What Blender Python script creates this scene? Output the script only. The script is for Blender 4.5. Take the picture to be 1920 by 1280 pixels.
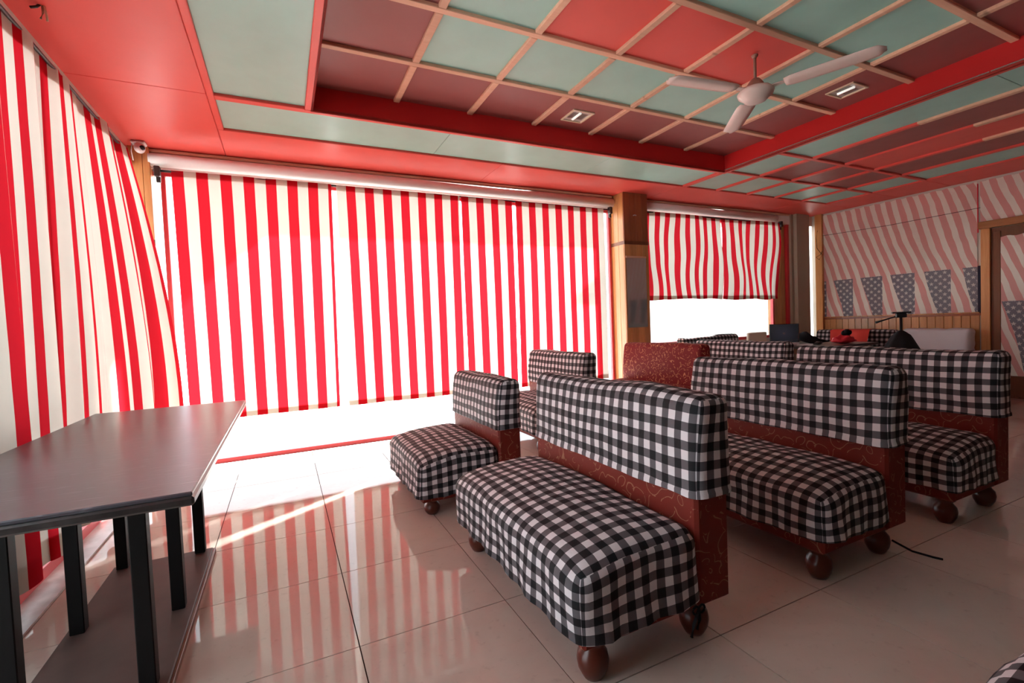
import bpy, bmesh, math, random
from mathutils import Vector, Matrix, noise
random.seed(7)
for o in list(bpy.data.objects): bpy.data.objects.remove(o)
SC = bpy.context.scene
COL = SC.collection

# ------------------------------------------------------------------ camera
cam_d = bpy.data.cameras.new('camera'); cam = bpy.data.objects.new('camera', cam_d); COL.objects.link(cam)
cam_d.sensor_width = 36.0; cam_d.lens = 36.0*884.25/1920; cam_d.clip_start = 0.02; cam_d.clip_end = 300
yaw, pit, rol = 0.450597, -0.034984, -0.040258
fwd = Vector((math.sin(yaw)*math.cos(pit), math.cos(yaw)*math.cos(pit), math.sin(pit)))
rgt = Vector((math.cos(yaw), -math.sin(yaw), 0)); upv = rgt.cross(fwd)
r2 = rgt*math.cos(rol)+upv*math.sin(rol); u2 = -rgt*math.sin(rol)+upv*math.cos(rol)
M = Matrix((r2, u2, -fwd)).transposed().to_4x4(); M.translation = Vector((-0.19707, -3.6173, 1.17611))
cam.matrix_world = M
SC.camera = cam

# ------------------------------------------------------------------ world, sun, exposure
W = bpy.data.worlds.new('sky'); SC.world = W; W.use_nodes = True
bg = W.node_tree.nodes['Background']; bg.inputs[0].default_value = (0.86, 0.94, 1.0, 1); bg.inputs[1].default_value = 4.0
sun_d = bpy.data.lights.new('sun', 'SUN'); sun_d.energy = 80.0; sun_d.angle = math.radians(1.6); sun_d.color = (1.0, 0.97, 0.93)
sun = bpy.data.objects.new('sun', sun_d); COL.objects.link(sun)
sdir = Vector((-0.842, -0.539, -0.60)).normalized()
sun.rotation_euler = sdir.to_track_quat('-Z', 'Y').to_euler(); sun.location = (12, 8, 10)
SC.view_settings.view_transform = 'Standard'; SC.view_settings.look = 'None'
SC.view_settings.gamma = 1.0; SC.view_settings.use_curve_mapping = False
SC.view_settings.exposure = 0.27

# ------------------------------------------------------------------ node helpers
class NT:
    def __init__(s, name):
        s.m = bpy.data.materials.new(name); s.m.use_nodes = True
        s.t = s.m.node_tree; s.n = s.t.nodes; s.n.clear()
        s.out = s.n.new('ShaderNodeOutputMaterial')
    def node(s, typ, **kw):
        n = s.n.new(typ)
        for k, v in kw.items(): setattr(n, k, v)
        return n
    def put(s, sock, v):
        if isinstance(v, bpy.types.NodeSocket): s.t.links.new(v, sock)
        elif v is not None:
            if isinstance(v, (tuple, list)) and len(v) == 3 and sock.type == 'RGBA': v = (*v, 1)
            sock.default_value = v
    def math(s, op, a, b=0.0, c=None):
        n = s.node('ShaderNodeMath', operation=op); s.put(n.inputs[0], a); s.put(n.inputs[1], b)
        if c is not None: s.put(n.inputs[2], c)
        return n.outputs[0]
    def mix(s, f, a, b, bt='MIX'):
        n = s.node('ShaderNodeMix', data_type='RGBA', blend_type=bt)
        s.put(n.inputs[0], f); s.put(n.inputs[6], a); s.put(n.inputs[7], b); return n.outputs[2]
    def coord(s, w='Object'): return s.node('ShaderNodeTexCoord').outputs[w]
    def xyz(s, v):
        n = s.node('ShaderNodeSeparateXYZ'); s.put(n.inputs[0], v); return n.outputs
    def mapping(s, v, scale=(1,1,1)):
        n = s.node('ShaderNodeMapping'); s.put(n.inputs[0], v); n.inputs[3].default_value = scale; return n.outputs[0]
    def noise(s, v, scale, detail=3, rough=0.55, dist=0):
        n = s.node('ShaderNodeTexNoise'); s.put(n.inputs['Vector'], v); n.inputs['Scale'].default_value = scale
        n.inputs['Detail'].default_value = detail; n.inputs['Roughness'].default_value = rough; n.inputs['Distortion'].default_value = dist
        return n.outputs[0]
    def ramp(s, f, p0, p1, c0=(0,0,0), c1=(1,1,1)):
        n = s.node('ShaderNodeValToRGB'); s.put(n.inputs[0], f); e = n.color_ramp.elements
        e[0].position = p0; e[1].position = p1; e[0].color = (*c0, 1); e[1].color = (*c1, 1); return n.outputs[0]
    def bump(s, h, strength=0.2, dist=0.01):
        n = s.node('ShaderNodeBump'); s.put(n.inputs['Height'], h); n.inputs['Strength'].default_value = strength
        n.inputs['Distance'].default_value = dist; return n.outputs[0]
    def bsdf(s, col, rough=0.5, spec=0.5, metal=0.0, normal=None, coat=0.0, emit=None, emit_s=0):
        n = s.node('ShaderNodeBsdfPrincipled'); s.put(n.inputs['Base Color'], col); s.put(n.inputs['Roughness'], rough)
        n.inputs['Specular IOR Level'].default_value = spec; n.inputs['Metallic'].default_value = metal
        n.inputs['Coat Weight'].default_value = coat; n.inputs['Coat Roughness'].default_value = 0.08
        if normal is not None: s.put(n.inputs['Normal'], normal)
        if emit is not None: s.put(n.inputs['Emission Color'], emit); n.inputs['Emission Strength'].default_value = emit_s
        return n.outputs[0]
    def done(s, sh): s.t.links.new(sh, s.out.inputs[0]); return s.m

def paint(name, col, rough=0.5, spec=0.4, var=0.12, scale=3.0, dark=0.8):
    t = NT(name); v = t.coord(); n = t.noise(v, scale, 4, 0.6)
    f = t.ramp(n, 0.35, 0.7); c = t.mix(t.math('MULTIPLY', f, var), col, tuple(x*dark for x in col))
    r = t.math('MAXIMUM', t.math('ADD', t.math('MULTIPLY', n, 0.15), rough-0.07), 0.29)
    return t.done(t.bsdf(c, r, spec, normal=t.bump(t.noise(v, 60, 2), 0.04, 0.004)))

def wood(name, c0, c1, axis=2, rough=0.4, spec=0.4):
    t = NT(name); v = t.coord(); sc = [14, 14, 14]; sc[axis] = 1.2
    oi = t.node('ShaderNodeObjectInfo').outputs['Random']
    add = t.node('ShaderNodeVectorMath', operation='ADD'); t.put(add.inputs[0], t.mapping(v, tuple(sc)))
    cx = t.node('ShaderNodeCombineXYZ'); t.put(cx.inputs[0], t.math('MULTIPLY', oi, 40.0)); t.put(add.inputs[1], cx.outputs[0])
    g = t.noise(add.outputs[0], 2.0, 5, 0.6, 0.6)
    kn = t.node('ShaderNodeTexVoronoi'); t.put(kn.inputs['Vector'], add.outputs[0]); kn.inputs['Scale'].default_value = 0.55
    knot = t.ramp(kn.outputs['Distance'], 0.05, 0.14, (1,1,1), (0,0,0))
    c = t.mix(t.ramp(g, 0.3, 0.75), c0, c1); c = t.mix(t.math('MULTIPLY', knot, 0.6), c, tuple(x*0.3 for x in c0))
    hv = t.node('ShaderNodeHueSaturation'); t.put(hv.inputs['Value'], t.math('ADD', t.math('MULTIPLY', oi, 0.3), 0.85)); t.put(hv.inputs['Color'], c)
    return t.done(t.bsdf(hv.outputs[0], rough, spec, normal=t.bump(g, 0.08, 0.004)))

def cloth_shader(t, col, transl, rough=0.9, normal=None):
    d = t.node('ShaderNodeBsdfDiffuse'); t.put(d.inputs[0], col)
    tr = t.node('ShaderNodeBsdfTranslucent'); t.put(tr.inputs[0], t.mix(1.0, col, (0.52, 0.52, 0.52), 'MULTIPLY'))
    if normal is not None: t.put(d.inputs['Normal'], normal)
    mx = t.node('ShaderNodeMixShader'); mx.inputs[0].default_value = transl
    t.t.links.new(d.outputs[0], mx.inputs[1]); t.t.links.new(tr.outputs[0], mx.inputs[2]); return mx.outputs[0]

def stripes(name, red, white, transl):
    t = NT(name); uv = t.coord('UV'); x, y, z = t.xyz(uv)
    wob = t.math('MULTIPLY', t.math('SUBTRACT', t.noise(t.mapping(uv, (0.3, 1.5, 1)), 2.0, 1), 0.5), 0.006)
    f = t.math('FRACT', t.math('DIVIDE', t.math('ADD', x, wob), 0.182))
    m = t.math('LESS_THAN', f, 0.49)
    dirt = t.ramp(t.noise(uv, 2.2, 5, 0.65), 0.45, 0.8)
    w2 = t.mix(t.math('MULTIPLY', dirt, 0.25), white, tuple(c*0.72 for c in white))
    c = t.mix(m, w2, red)
    wv = t.math('MULTIPLY', t.math('SINE', t.math('MULTIPLY', x, 2400.0)), t.math('SINE', t.math('MULTIPLY', y, 2400.0)))
    return t.done(cloth_shader(t, c, transl))

def gingham(name, per=0.066, white=(0.70, 0.665, 0.69), black=(0.008, 0.008, 0.010), mid=(0.115, 0.105, 0.115)):
    t = NT(name); uv = t.coord('UV')
    nz = t.node('ShaderNodeTexNoise'); t.put(nz.inputs['Vector'], uv); nz.inputs['Scale'].default_value = 2.5; nz.inputs['Detail'].default_value = 2
    sv = t.node('ShaderNodeVectorMath', operation='MULTIPLY_ADD'); t.put(sv.inputs[0], nz.outputs['Color']); sv.inputs[1].default_value = (0.03, 0.03, 0); t.put(sv.inputs[2], uv)
    x, y, z = t.xyz(sv.outputs[0])
    a = t.math('LESS_THAN', t.math('FRACT', t.math('DIVIDE', x, per)), 0.5)
    b = t.math('LESS_THAN', t.math('FRACT', t.math('DIVIDE', y, per)), 0.5)
    one = t.math('MAXIMUM', a, b); both = t.math('MULTIPLY', a, b)
    c = t.mix(both, t.mix(one, white, mid), black)
    th = t.math('MULTIPLY', t.math('SINE', t.math('MULTIPLY', x, 1800.0)), t.math('SINE', t.math('MULTIPLY', y, 1800.0)))
    cr = t.noise(uv, 9.0, 4, 0.6, 0.8)
    nb = t.bump(cr, 0.35, 0.012)
    return t.done(t.bsdf(c, 0.72, 0.25, normal=nb))

def brocade(name, base, line, scale=14.0, width=0.05, amount=0.8):
    t = NT(name); v = t.coord()
    nz = t.node('ShaderNodeTexNoise'); t.put(nz.inputs['Vector'], v); nz.inputs['Scale'].default_value = scale*0.8; nz.inputs['Detail'].default_value = 1
    sv = t.node('ShaderNodeVectorMath', operation='MULTIPLY_ADD'); t.put(sv.inputs[0], nz.outputs['Color']); sv.inputs[1].default_value = (0.09, 0.09, 0.09); t.put(sv.inputs[2], v)
    vo = t.node('ShaderNodeTexVoronoi', feature='F1'); t.put(vo.inputs['Vector'], sv.outputs[0]); vo.inputs['Scale'].default_value = scale
    ring = t.math('ABSOLUTE', t.math('SUBTRACT', t.math('FRACT', t.math('MULTIPLY', vo.outputs['Distance'], 2.6)), 0.5))
    m = t.math('LESS_THAN', ring, width)
    brk = t.math('GREATER_THAN', t.noise(v, scale*2.2, 2), 0.47)
    m = t.math('MULTIPLY', t.math('MULTIPLY', m, brk), amount)
    c = t.mix(m, base, line)
    return t.done(t.bsdf(c, 0.65, 0.3, normal=t.bump(t.noise(v, 40, 2), 0.15, 0.004)))

def flagcloth(name):
    # UV: u metres from the left edge of the print, v metres above its lower edge
    t = NT(name); uv = t.coord('UV'); u, v, _ = t.xyz(uv)
    L = 0.41
    wav = t.math('MULTIPLY', t.math('SINE', t.math('ADD', t.math('MULTIPLY', v, 5.2), t.math('MULTIPLY', u, 1.7))), 0.018)
    fine = t.math('MULTIPLY', t.math('SUBTRACT', t.noise(uv, 3.0, 2), 0.5), 0.05)
    c = t.math('ADD', t.math('ADD', u, t.math('MULTIPLY', v, 0.31)), t.math('ADD', wav, fine))
    st = t.math('LESS_THAN', t.math('FRACT', t.math('DIVIDE', c, L/3)), 0.52)
    col = t.mix(st, (0.84, 0.79, 0.71), (0.72, 0.36, 0.335))
    fu = t.math('FRACT', t.math('DIVIDE', t.math('ADD', u, 0.285), L))
    left = t.math('SUBTRACT', 0.64, t.math('MULTIPLY', v, 0.56))
    left = t.math('ADD', left, t.math('MULTIPLY', wav, 2.2))
    low = t.math('LESS_THAN', v, 0.61)
    blue = t.math('MULTIPLY', t.math('GREATER_THAN', fu, left), low)
    P = 0.10
    row = t.math('FLOOR', t.math('DIVIDE', v, P*0.5))
    off = t.math('MULTIPLY', t.math('MODULO', row, 2.0), P*0.5)
    su = t.math('SUBTRACT', t.math('FRACT', t.math('DIVIDE', t.math('ADD', u, off), P)), 0.5)
    sv = t.math('MULTIPLY', t.math('SUBTRACT', t.math('FRACT', t.math('DIVIDE', v, P*0.5)), 0.5), 0.5)
    ang = t.math('ARCTAN2', su, sv)
    rad = t.math('SQRT', t.math('ADD', t.math('MULTIPLY', su, su), t.math('MULTIPLY', sv, sv)))
    lim = t.math('ADD', 0.165, t.math('MULTIPLY', t.math('COSINE', t.math('MULTIPLY', ang, 5.0)), 0.075))
    star = t.math('LESS_THAN', rad, lim)
    bc = t.mix(star, (0.20, 0.195, 0.23), (0.66, 0.63, 0.60))
    col = t.mix(blue, col, bc)
    dirt = t.ramp(t.noise(uv, 1.6, 4, 0.6), 0.4, 0.75)
    col = t.mix(t.math('MULTIPLY', dirt, 0.22), col, (0.42, 0.30, 0.26))
    return t.done(t.bsdf(col, 0.85, 0.2, normal=t.bump(t.noise(uv, 7, 3, 0.5, 0.6), 0.25, 0.01)))

def glass(name):
    t = NT(name); tr = t.node('ShaderNodeBsdfTransparent'); tr.inputs[0].default_value = (0.96, 0.98, 0.98, 1)
    gl = t.node('ShaderNodeBsdfGlossy'); gl.inputs['Roughness'].default_value = 0.02
    fr = t.node('ShaderNodeFresnel'); fr.inputs[0].default_value = 1.45
    mx = t.node('ShaderNodeMixShader'); t.t.links.new(t.math('MULTIPLY', fr.outputs[0], 0.6), mx.inputs[0])
    t.t.links.new(tr.outputs[0], mx.inputs[1]); t.t.links.new(gl.outputs[0], mx.inputs[2]); return t.done(mx.outputs[0])

def tile_mat(name):
    t = NT(name); g = t.node('ShaderNodeNewGeometry').outputs['Position']
    rnd = t.node('ShaderNodeObjectInfo').outputs['Random']
    n = t.noise(g, 2.2, 5, 0.65, 0.6); sp = t.noise(g, 26, 3, 0.6)
    c = t.mix(t.ramp(n, 0.3, 0.7), (0.68, 0.57, 0.50), (0.60, 0.49, 0.425))
    c = t.mix(t.math('MULTIPLY', t.ramp(sp, 0.6, 0.78), 0.35), c, (0.34, 0.24, 0.20))
    c = t.mix(t.math('MULTIPLY', rnd, 0.10), c, (0.62, 0.50, 0.43))
    r = t.math('ADD', t.math('MULTIPLY', t.ramp(t.noise(g, 1.3, 4, 0.6), 0.4, 0.75), 0.05), 0.035)
    return t.done(t.bsdf(c, r, 0.28))

def stone(name):
    t = NT(name); v = t.coord()
    n = t.noise(v, 3.0, 4, 0.55, 0.2); s = t.noise(t.mapping(v, (7, 120, 1)), 1.3, 2, 0.5, 0.0); s2 = t.noise(t.mapping(v, (10, 45, 1)), 1.3, 2, 0.5, 0.2)
    c = t.mix(t.ramp(n, 0.3, 0.75), (0.060, 0.064, 0.078), (0.095, 0.100, 0.120))
    scr = t.math('MAXIMUM', t.ramp(s, 0.60, 0.76), t.ramp(s2, 0.64, 0.78))
    c = t.mix(t.math('MULTIPLY', scr, 0.6), c, (0.45, 0.45, 0.50))
    r = t.math('ADD', t.math('MULTIPLY', n, 0.05), 0.285)
    r = t.math('ADD', r, t.math('MULTIPLY', scr, 0.2))
    return t.done(t.bsdf(c, r, 0.6))

MT = dict(
    red=paint('red_ceiling_paint', (0.80, 0.105, 0.085), 0.42, 0.35, 0.25, 1.5),
    darkred=paint('crimson_paint', (0.52, 0.018, 0.018), 0.45, 0.3, 0.2, 2.0),
    green=paint('sage_green_paint', (0.36, 0.66, 0.59), 0.42, 0.4, 0.30, 2.5, 0.75),
    maroon=paint('maroon_paint', (0.30, 0.088, 0.082), 0.42, 0.4, 0.25, 2.5, 0.75),
    batten=wood('peach_batten_wood', (0.68, 0.40, 0.27), (0.76, 0.49, 0.34), 0, 0.5, 0.3),
    pine=wood('varnished_pine', (0.52, 0.215, 0.07), (0.66, 0.32, 0.12), 2, 0.3, 0.5),
    pine_dark=wood('reddish_pine', (0.26, 0.075, 0.03), (0.34, 0.11, 0.042), 2, 0.35, 0.45),
    door=wood('brown_door_wood', (0.15, 0.050, 0.022), (0.20, 0.072, 0.030), 2, 0.4, 0.4),
    beam=wood('lintel_pine', (0.40, 0.16, 0.055), (0.50, 0.22, 0.085), 1, 0.35, 0.4),
    wall=paint('off_white_plaster', (0.62, 0.58, 0.52), 0.7, 0.2),
    grey=paint('grey_brown_plaster', (0.40, 0.33, 0.25), 0.6, 0.3, 0.3, 3),
    white=paint('white_board_paint', (0.86, 0.82, 0.79), 0.35, 0.4, 0.1),
    cream=paint('cream_trim', (0.70, 0.48, 0.32), 0.5, 0.3),
    redframe=paint('red_frame_paint', (0.60, 0.045, 0.055), 0.35, 0.5),
    iron=paint('dark_iron', (0.03, 0.022, 0.02), 0.45, 0.5),
    legblack=paint('black_leg_paint', (0.006, 0.005, 0.005), 0.6, 0.15),
    tile=tile_mat('polished_beige_tile'),
    grout=paint('brown_grout', (0.045, 0.022, 0.017), 0.8, 0.1),
    stone=stone('brown_granite'),
    stone_edge=paint('granite_edge', (0.028, 0.026, 0.026), 0.3, 0.5, 0.5, 20, 3.0),
    base=paint('dusty_board', (0.10, 0.068, 0.060), 0.55, 0.3, 0.5, 4, 1.8),
    curtain=stripes('striped_curtain_cloth', (0.66, 0.018, 0.032), (0.82, 0.765, 0.675), 0.42),
    check=gingham('black_white_gingham'),
    broc=brocade('rust_brocade', (0.17, 0.018, 0.010), (0.42, 0.24, 0.14), 12, 0.045, 0.5),
    broc2=brocade('maroon_brocade', (0.20, 0.012, 0.014), (0.72, 0.34, 0.17), 15, 0.075, 0.85),
    flag=flagcloth('flag_print_cloth'),
    navy=paint('navy_edge', (0.03, 0.03, 0.05), 0.8, 0.2),
    redcloth=paint('red_cloth', (0.62, 0.045, 0.03), 0.75, 0.25, 0.3, 5),
    pinkcloth=paint('cerise_cloth', (0.70, 0.03, 0.05), 0.6, 0.3, 0.3, 5),
    whitecloth=paint('white_sheet_cloth', (0.72, 0.68, 0.70), 0.85, 0.2, 0.2, 4),
    blackcloth=paint('black_cloth', (0.010, 0.010, 0.012), 0.8, 0.25, 0.3, 6, 2.0),
    foot=paint('turned_mahogany', (0.105, 0.022, 0.012), 0.28, 0.5, 0.4, 6),
    fan=paint('cream_fan_enamel', (0.72, 0.60, 0.55), 0.3, 0.5, 0.2, 8),
    fanbrown=paint('brown_fan_enamel', (0.30, 0.16, 0.12), 0.35, 0.5, 0.2, 8),
    lampframe=paint('ivory_lamp_frame', (0.72, 0.60, 0.44), 0.4, 0.4),
    plastic=paint('white_plastic', (0.72, 0.66, 0.66), 0.35, 0.5),
    blackplastic=paint('black_plastic', (0.012, 0.012, 0.014), 0.35, 0.5),
    silver=paint('silver_plastic', (0.45, 0.45, 0.47), 0.3, 0.5),
    paper=paint('white_paper', (0.75, 0.75, 0.75), 0.7, 0.2),
    beige=paint('beige_vinyl', (0.82, 0.71, 0.58), 0.5, 0.4),
    lightwood=wood('pale_wood', (0.55, 0.42, 0.27), (0.62, 0.50, 0.34), 2, 0.5, 0.3),
    darktop=paint('dark_table_laminate', (0.05, 0.035, 0.03), 0.25, 0.5),
    ground=paint('pale_paving', (0.62, 0.62, 0.61), 0.8, 0.2, 0.3, 0.6),
    marble=paint('grey_white_marble', (0.62, 0.58, 0.56), 0.3, 0.5, 0.8, 9, 0.55),
    shadewall=paint('sun_blocker_white', (0.84, 0.84, 0.82), 0.8, 0.1),
    glass=glass('window_glass'),
    cord=paint('dark_cord', (0.03, 0.015, 0.012), 0.6, 0.3),
)
def mirror_mat():
    t = NT('old_mirror'); return t.done(t.bsdf((0.50, 0.48, 0.48), 0.06, 0.5, 1.0))
MT['mirror'] = mirror_mat()
def chrome_mat():
    t = NT('lamp_reflector'); return t.done(t.bsdf((0.62, 0.62, 0.58), 0.35, 0.5, 0.6))
MT['chrome'] = chrome_mat()
def tube_mat():
    t = NT('lamp_tube'); return t.done(t.bsdf((0.85, 0.85, 0.82), 0.3, 0.5, emit=(1.0, 0.98, 0.92), emit_s=0.5))
MT['tube'] = tube_mat()
def screen_mat():
    t = NT('laptop_screen'); u, v, _ = t.xyz(t.coord('UV'))
    du = t.math('SUBTRACT', u, 0.5); dv = t.math('SUBTRACT', v, 0.48)
    r = t.math('SQRT', t.math('ADD', t.math('MULTIPLY', du, du), t.math('MULTIPLY', t.math('MULTIPLY', dv, dv), 0.5)))
    c = t.mix(t.ramp(r, 0.0, 0.5, (1,1,1), (0,0,0)), (0.012, 0.012, 0.016), (0.032, 0.030, 0.050))
    q = t.math('LESS_THAN', r, 0.045); gap = t.math('GREATER_THAN', t.math('MINIMUM', t.math('ABSOLUTE', du), t.math('ABSOLUTE', dv)), 0.006)
    c = t.mix(t.math('MULTIPLY', q, t.math('MULTIPLY', gap, 0.8)), c, (0.14, 0.06, 0.04))
    return t.done(t.bsdf((0.01, 0.01, 0.012), 0.25, 0.4, emit=c, emit_s=0.35))
MT['screen'] = screen_mat()

# ------------------------------------------------------------------ mesh helpers
def link(name, me, m, parent=None, smooth=False):
    o = bpy.data.objects.new(name, me); COL.objects.link(o)
    if m is not None and not me.materials: me.materials.append(MT[m] if isinstance(m, str) else m)
    if smooth:
        for p in me.polygons: p.use_smooth = True
    if parent is not None: o.parent = parent
    return o
def from_bm(name, bm, m, parent=None, smooth=False):
    me = bpy.data.meshes.new(name); bmesh.ops.recalc_face_normals(bm, faces=bm.faces); bm.to_mesh(me); bm.free()
    return link(name, me, m, parent, smooth)
def empty(name, loc=(0,0,0), rz=0):
    o = bpy.data.objects.new(name, None); COL.objects.link(o); o.location = loc; o.rotation_euler = (0, 0, rz); o.empty_display_size = 0.1; return o
def tag(o, label=None, cat=None, group=None, kind=None):
    for k, v in (('label', label), ('category', cat), ('group', group), ('kind', kind)):
        if v: o[k] = v
    return o
def add_box(bm, lo, hi, bev=0.0):
    r = bmesh.ops.create_cube(bm, size=1.0)
    c = [(a+b)/2 for a, b in zip(lo, hi)]; s = [b-a for a, b in zip(lo, hi)]
    for v in r['verts']: v.co = Vector((v.co.x*s[0]+c[0], v.co.y*s[1]+c[1], v.co.z*s[2]+c[2]))
    if bev:
        es = list({e for v in r['verts'] for e in v.link_edges})
        bmesh.ops.bevel(bm, geom=es, offset=bev, segments=1, affect='EDGES', profile=0.5)
def box(name, lo, hi, m, parent=None, bev=0.0):
    bm = bmesh.new(); add_box(bm, lo, hi, bev); return from_bm(name, bm, m, parent)
_cube = {}
def sbox(name, lo, hi, m, parent=None, bev=None):
    """box as an object scaled/moved by transform, mesh shared between same sizes (local origin at centre)"""
    s = tuple(round(b-a, 4) for a, b in zip(lo, hi)); k = (s, m)
    if k not in _cube:
        bm = bmesh.new(); add_box(bm, tuple(-x/2 for x in s), tuple(x/2 for x in s), min(0.004, min(s)*0.2) if bev is None else bev)
        me = bpy.data.meshes.new(name); bm.to_mesh(me); bm.free(); me.materials.append(MT[m]); _cube[k] = me
    o = bpy.data.objects.new(name, _cube[k]); COL.objects.link(o); o.location = tuple((a+b)/2 for a, b in zip(lo, hi))
    if parent is not None: o.parent = parent
    return o
def add_lathe(bm, prof, seg=20, c=(0,0,0)):
    rings = []
    for r, z in prof:
        rings.append([bm.verts.new((c[0]+r*math.cos(2*math.pi*i/seg), c[1]+r*math.sin(2*math.pi*i/seg), c[2]+z)) for i in range(seg)])
    for a, b in zip(rings, rings[1:]):
        for i in range(seg): bm.faces.new((a[i], a[(i+1)%seg], b[(i+1)%seg], b[i]))
    bm.faces.new(rings[0]); bm.faces.new(list(reversed(rings[-1])))
def lathe(name, prof, m, parent=None, seg=20, c=(0,0,0)):
    bm = bmesh.new(); add_lathe(bm, prof, seg, c); return from_bm(name, bm, m, parent, True)
def add_tube(bm, pts, rad, seg=8):
    pts = [Vector(p) for p in pts]; rings = []
    for i, p in enumerate(pts):
        d = (pts[min(i+1, len(pts)-1)]-pts[max(i-1, 0)]).normalized()
        a = d.cross(Vector((0,0,1))) if abs(d.z) < 0.95 else d.cross(Vector((1,0,0)))
        a.normalize(); b = d.cross(a); r = rad[i] if isinstance(rad, (list, tuple)) else rad
        rings.append([bm.verts.new(p+r*(a*math.cos(2*math.pi*k/seg)+b*math.sin(2*math.pi*k/seg))) for k in range(seg)])
    for a, b in zip(rings, rings[1:]):
        for k in range(seg): bm.faces.new((a[k], a[(k+1)%seg], b[(k+1)%seg], b[k]))
    bm.faces.new(rings[0]); bm.faces.new(list(reversed(rings[-1])))
def tube(name, pts, rad, m, parent=None, seg=8):
    bm = bmesh.new(); add_tube(bm, pts, rad, seg); return from_bm(name, bm, m, parent, True)
def sheet(name, nu, nv, fn, m, parent=None):
    """grid surface; fn(i/nu, j/nv) -> (pos, (u, v))"""
    vs = []; uvs = []
    for j in range(nv+1):
        for i in range(nu+1):
            p, uv = fn(i/nu, j/nv); vs.append(tuple(p)); uvs.append(uv)
    fs = [(j*(nu+1)+i, j*(nu+1)+i+1, (j+1)*(nu+1)+i+1, (j+1)*(nu+1)+i) for j in range(nv) for i in range(nu)]
    me = bpy.data.meshes.new(name); me.from_pydata(vs, [], fs); ul = me.uv_layers.new(name='UVMap')
    for lp in me.loops: ul.data[lp.index].uv = uvs[lp.vertex_index]
    return link(name, me, m, parent, True)
def softbox(name, lo, hi, r, m, parent=None, step=0.05, deform=None, bottom=False, rtop=None):
    """rounded box with metric UVs running over front (-x), top and rear, ends (+-y) mapped x,z"""
    lo = Vector(lo); hi = Vector(hi); c = (lo+hi)/2; h = (hi-lo)/2
    def cuts(hh):
        n = max(2, int((2*hh-2*r)/step)); inner = [-hh+r+(2*hh-2*r)*i/n for i in range(n+1)]
        return [-hh, -hh+0.28*r, -hh+0.6*r]+inner+[hh-0.6*r, hh-0.28*r, hh]
    cx, cy, cz = cuts(h.x), cuts(h.y), cuts(h.z)
    bm = bmesh.new(); uvl = bm.loops.layers.uv.new('UVMap'); cache = {}
    def V(p):
        k = (round(p[0], 5), round(p[1], 5), round(p[2], 5))
        if k not in cache:
            q = Vector(p); inn = Vector((max(-h.x+r, min(h.x-r, q.x)), max(-h.y+r, min(h.y-r, q.y)), max(-h.z+(r if bottom else 0), min(h.z-r, q.z))))
            if not bottom and q.z < -h.z+r: inn.z = q.z
            d = q-inn
            if d.length > 1e-9: q2 = inn+d.normalized()*r
            else: q2 = q
            nrm = d.normalized() if d.length > 1e-9 else Vector((0,0,0))
            q2 = q2+c
            if deform: q2 = deform(q2, nrm)
            cache[k] = bm.verts.new(q2)
        return cache[k]
    def face(A, B, mk, uvf, flip):
        for i in range(len(A)-1):
            for j in range(len(B)-1):
                ps = [mk(A[i], B[j]), mk(A[i+1], B[j]), mk(A[i+1], B[j+1]), mk(A[i], B[j+1])]
                if flip: ps.reverse()
                try: f = bm.faces.new([V(p) for p in ps])
                except ValueError: continue
                f.smooth = True
                for lp, p in zip(f.loops, ps): lp[uvl].uv = uvf(p)
    zt, x0 = h.z, -h.x
    face(cy, cz, lambda a, b: (-h.x, a, b), lambda p: (p[1]+5, p[2]-zt+5), True)
    face(cy, cx, lambda a, b: (b, a, h.z), lambda p: (p[1]+5, p[0]-x0+5), True)
    face(cy, cz, lambda a, b: (h.x, a, b), lambda p: (p[1]+5, 2*h.x+zt-p[2]+5), False)
    for s in (-1, 1): face(cx, cz, lambda a, b, s=s: (a, s*h.y, b), lambda p: (p[0]-x0+5.0165, p[2]-zt+5), s > 0)
    if bottom: face(cx, cy, lambda a, b: (a, b, -h.z), lambda p: (p[0]+5, p[1]+5), True)
    return from_bm(name, bm, m, parent, True)
N3 = lambda x, y, z: noise.noise(Vector((x, y, z)))

# ------------------------------------------------------------------ setting: floor
Z1 = 2.82; Z2 = 2.985
XL, XR, YN, YS = -1.32, 8.05, 1.46, -6.0
floor = box('floor', (XL-0.1, YS, -0.08), (XR+0.15, YN+0.02, -0.004), 'grout'); tag(floor, kind='structure')
T = 0.6; G = 0.0022
ix0 = math.floor(XL/T); iy0 = math.floor(YS/T)
for i in range(ix0, math.ceil(XR/T)):
    for j in range(iy0, math.ceil(YN/T)):
        x0, x1, y0, y1 = max(XL, i*T+G), min(XR, (i+1)*T-G), max(YS, j*T+G), min(YN, (j+1)*T-G)
        if x1-x0 > 0.02 and y1-y0 > 0.02: sbox('floor_tile', (x0, y0, -0.012), (x1, y1, 0.0), 'tile', floor, 0)
ground = box('ground', (-40, -30, -0.30), (50, 60, -0.14), 'ground'); tag(ground, kind='structure')
# ------------------------------------------------------------------ setting: ceiling
ceil = box('ceiling', (XL-0.15, YS-0.1, 3.06), (XR+0.15, 1.62, 3.2), 'wall'); tag(ceil, kind='structure')
PT = 0.02   # batten depth below the panels
def panel(x0, x1, y0, y1, z, m): sbox('ceiling_panel', (x0, y0, z+PT), (x1, y1, z+PT+0.012), m, ceil)
def batten(x0, x1, y0, y1, z, m): sbox('batten', (x0, y0, z), (x1, y1, z+PT+0.006), m, ceil)
def board(x0, x1, y0, y1, m='red'): sbox('border_board', (x0, y0, Z1), (x1, y1, Z1+0.03), m, ceil)
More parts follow.
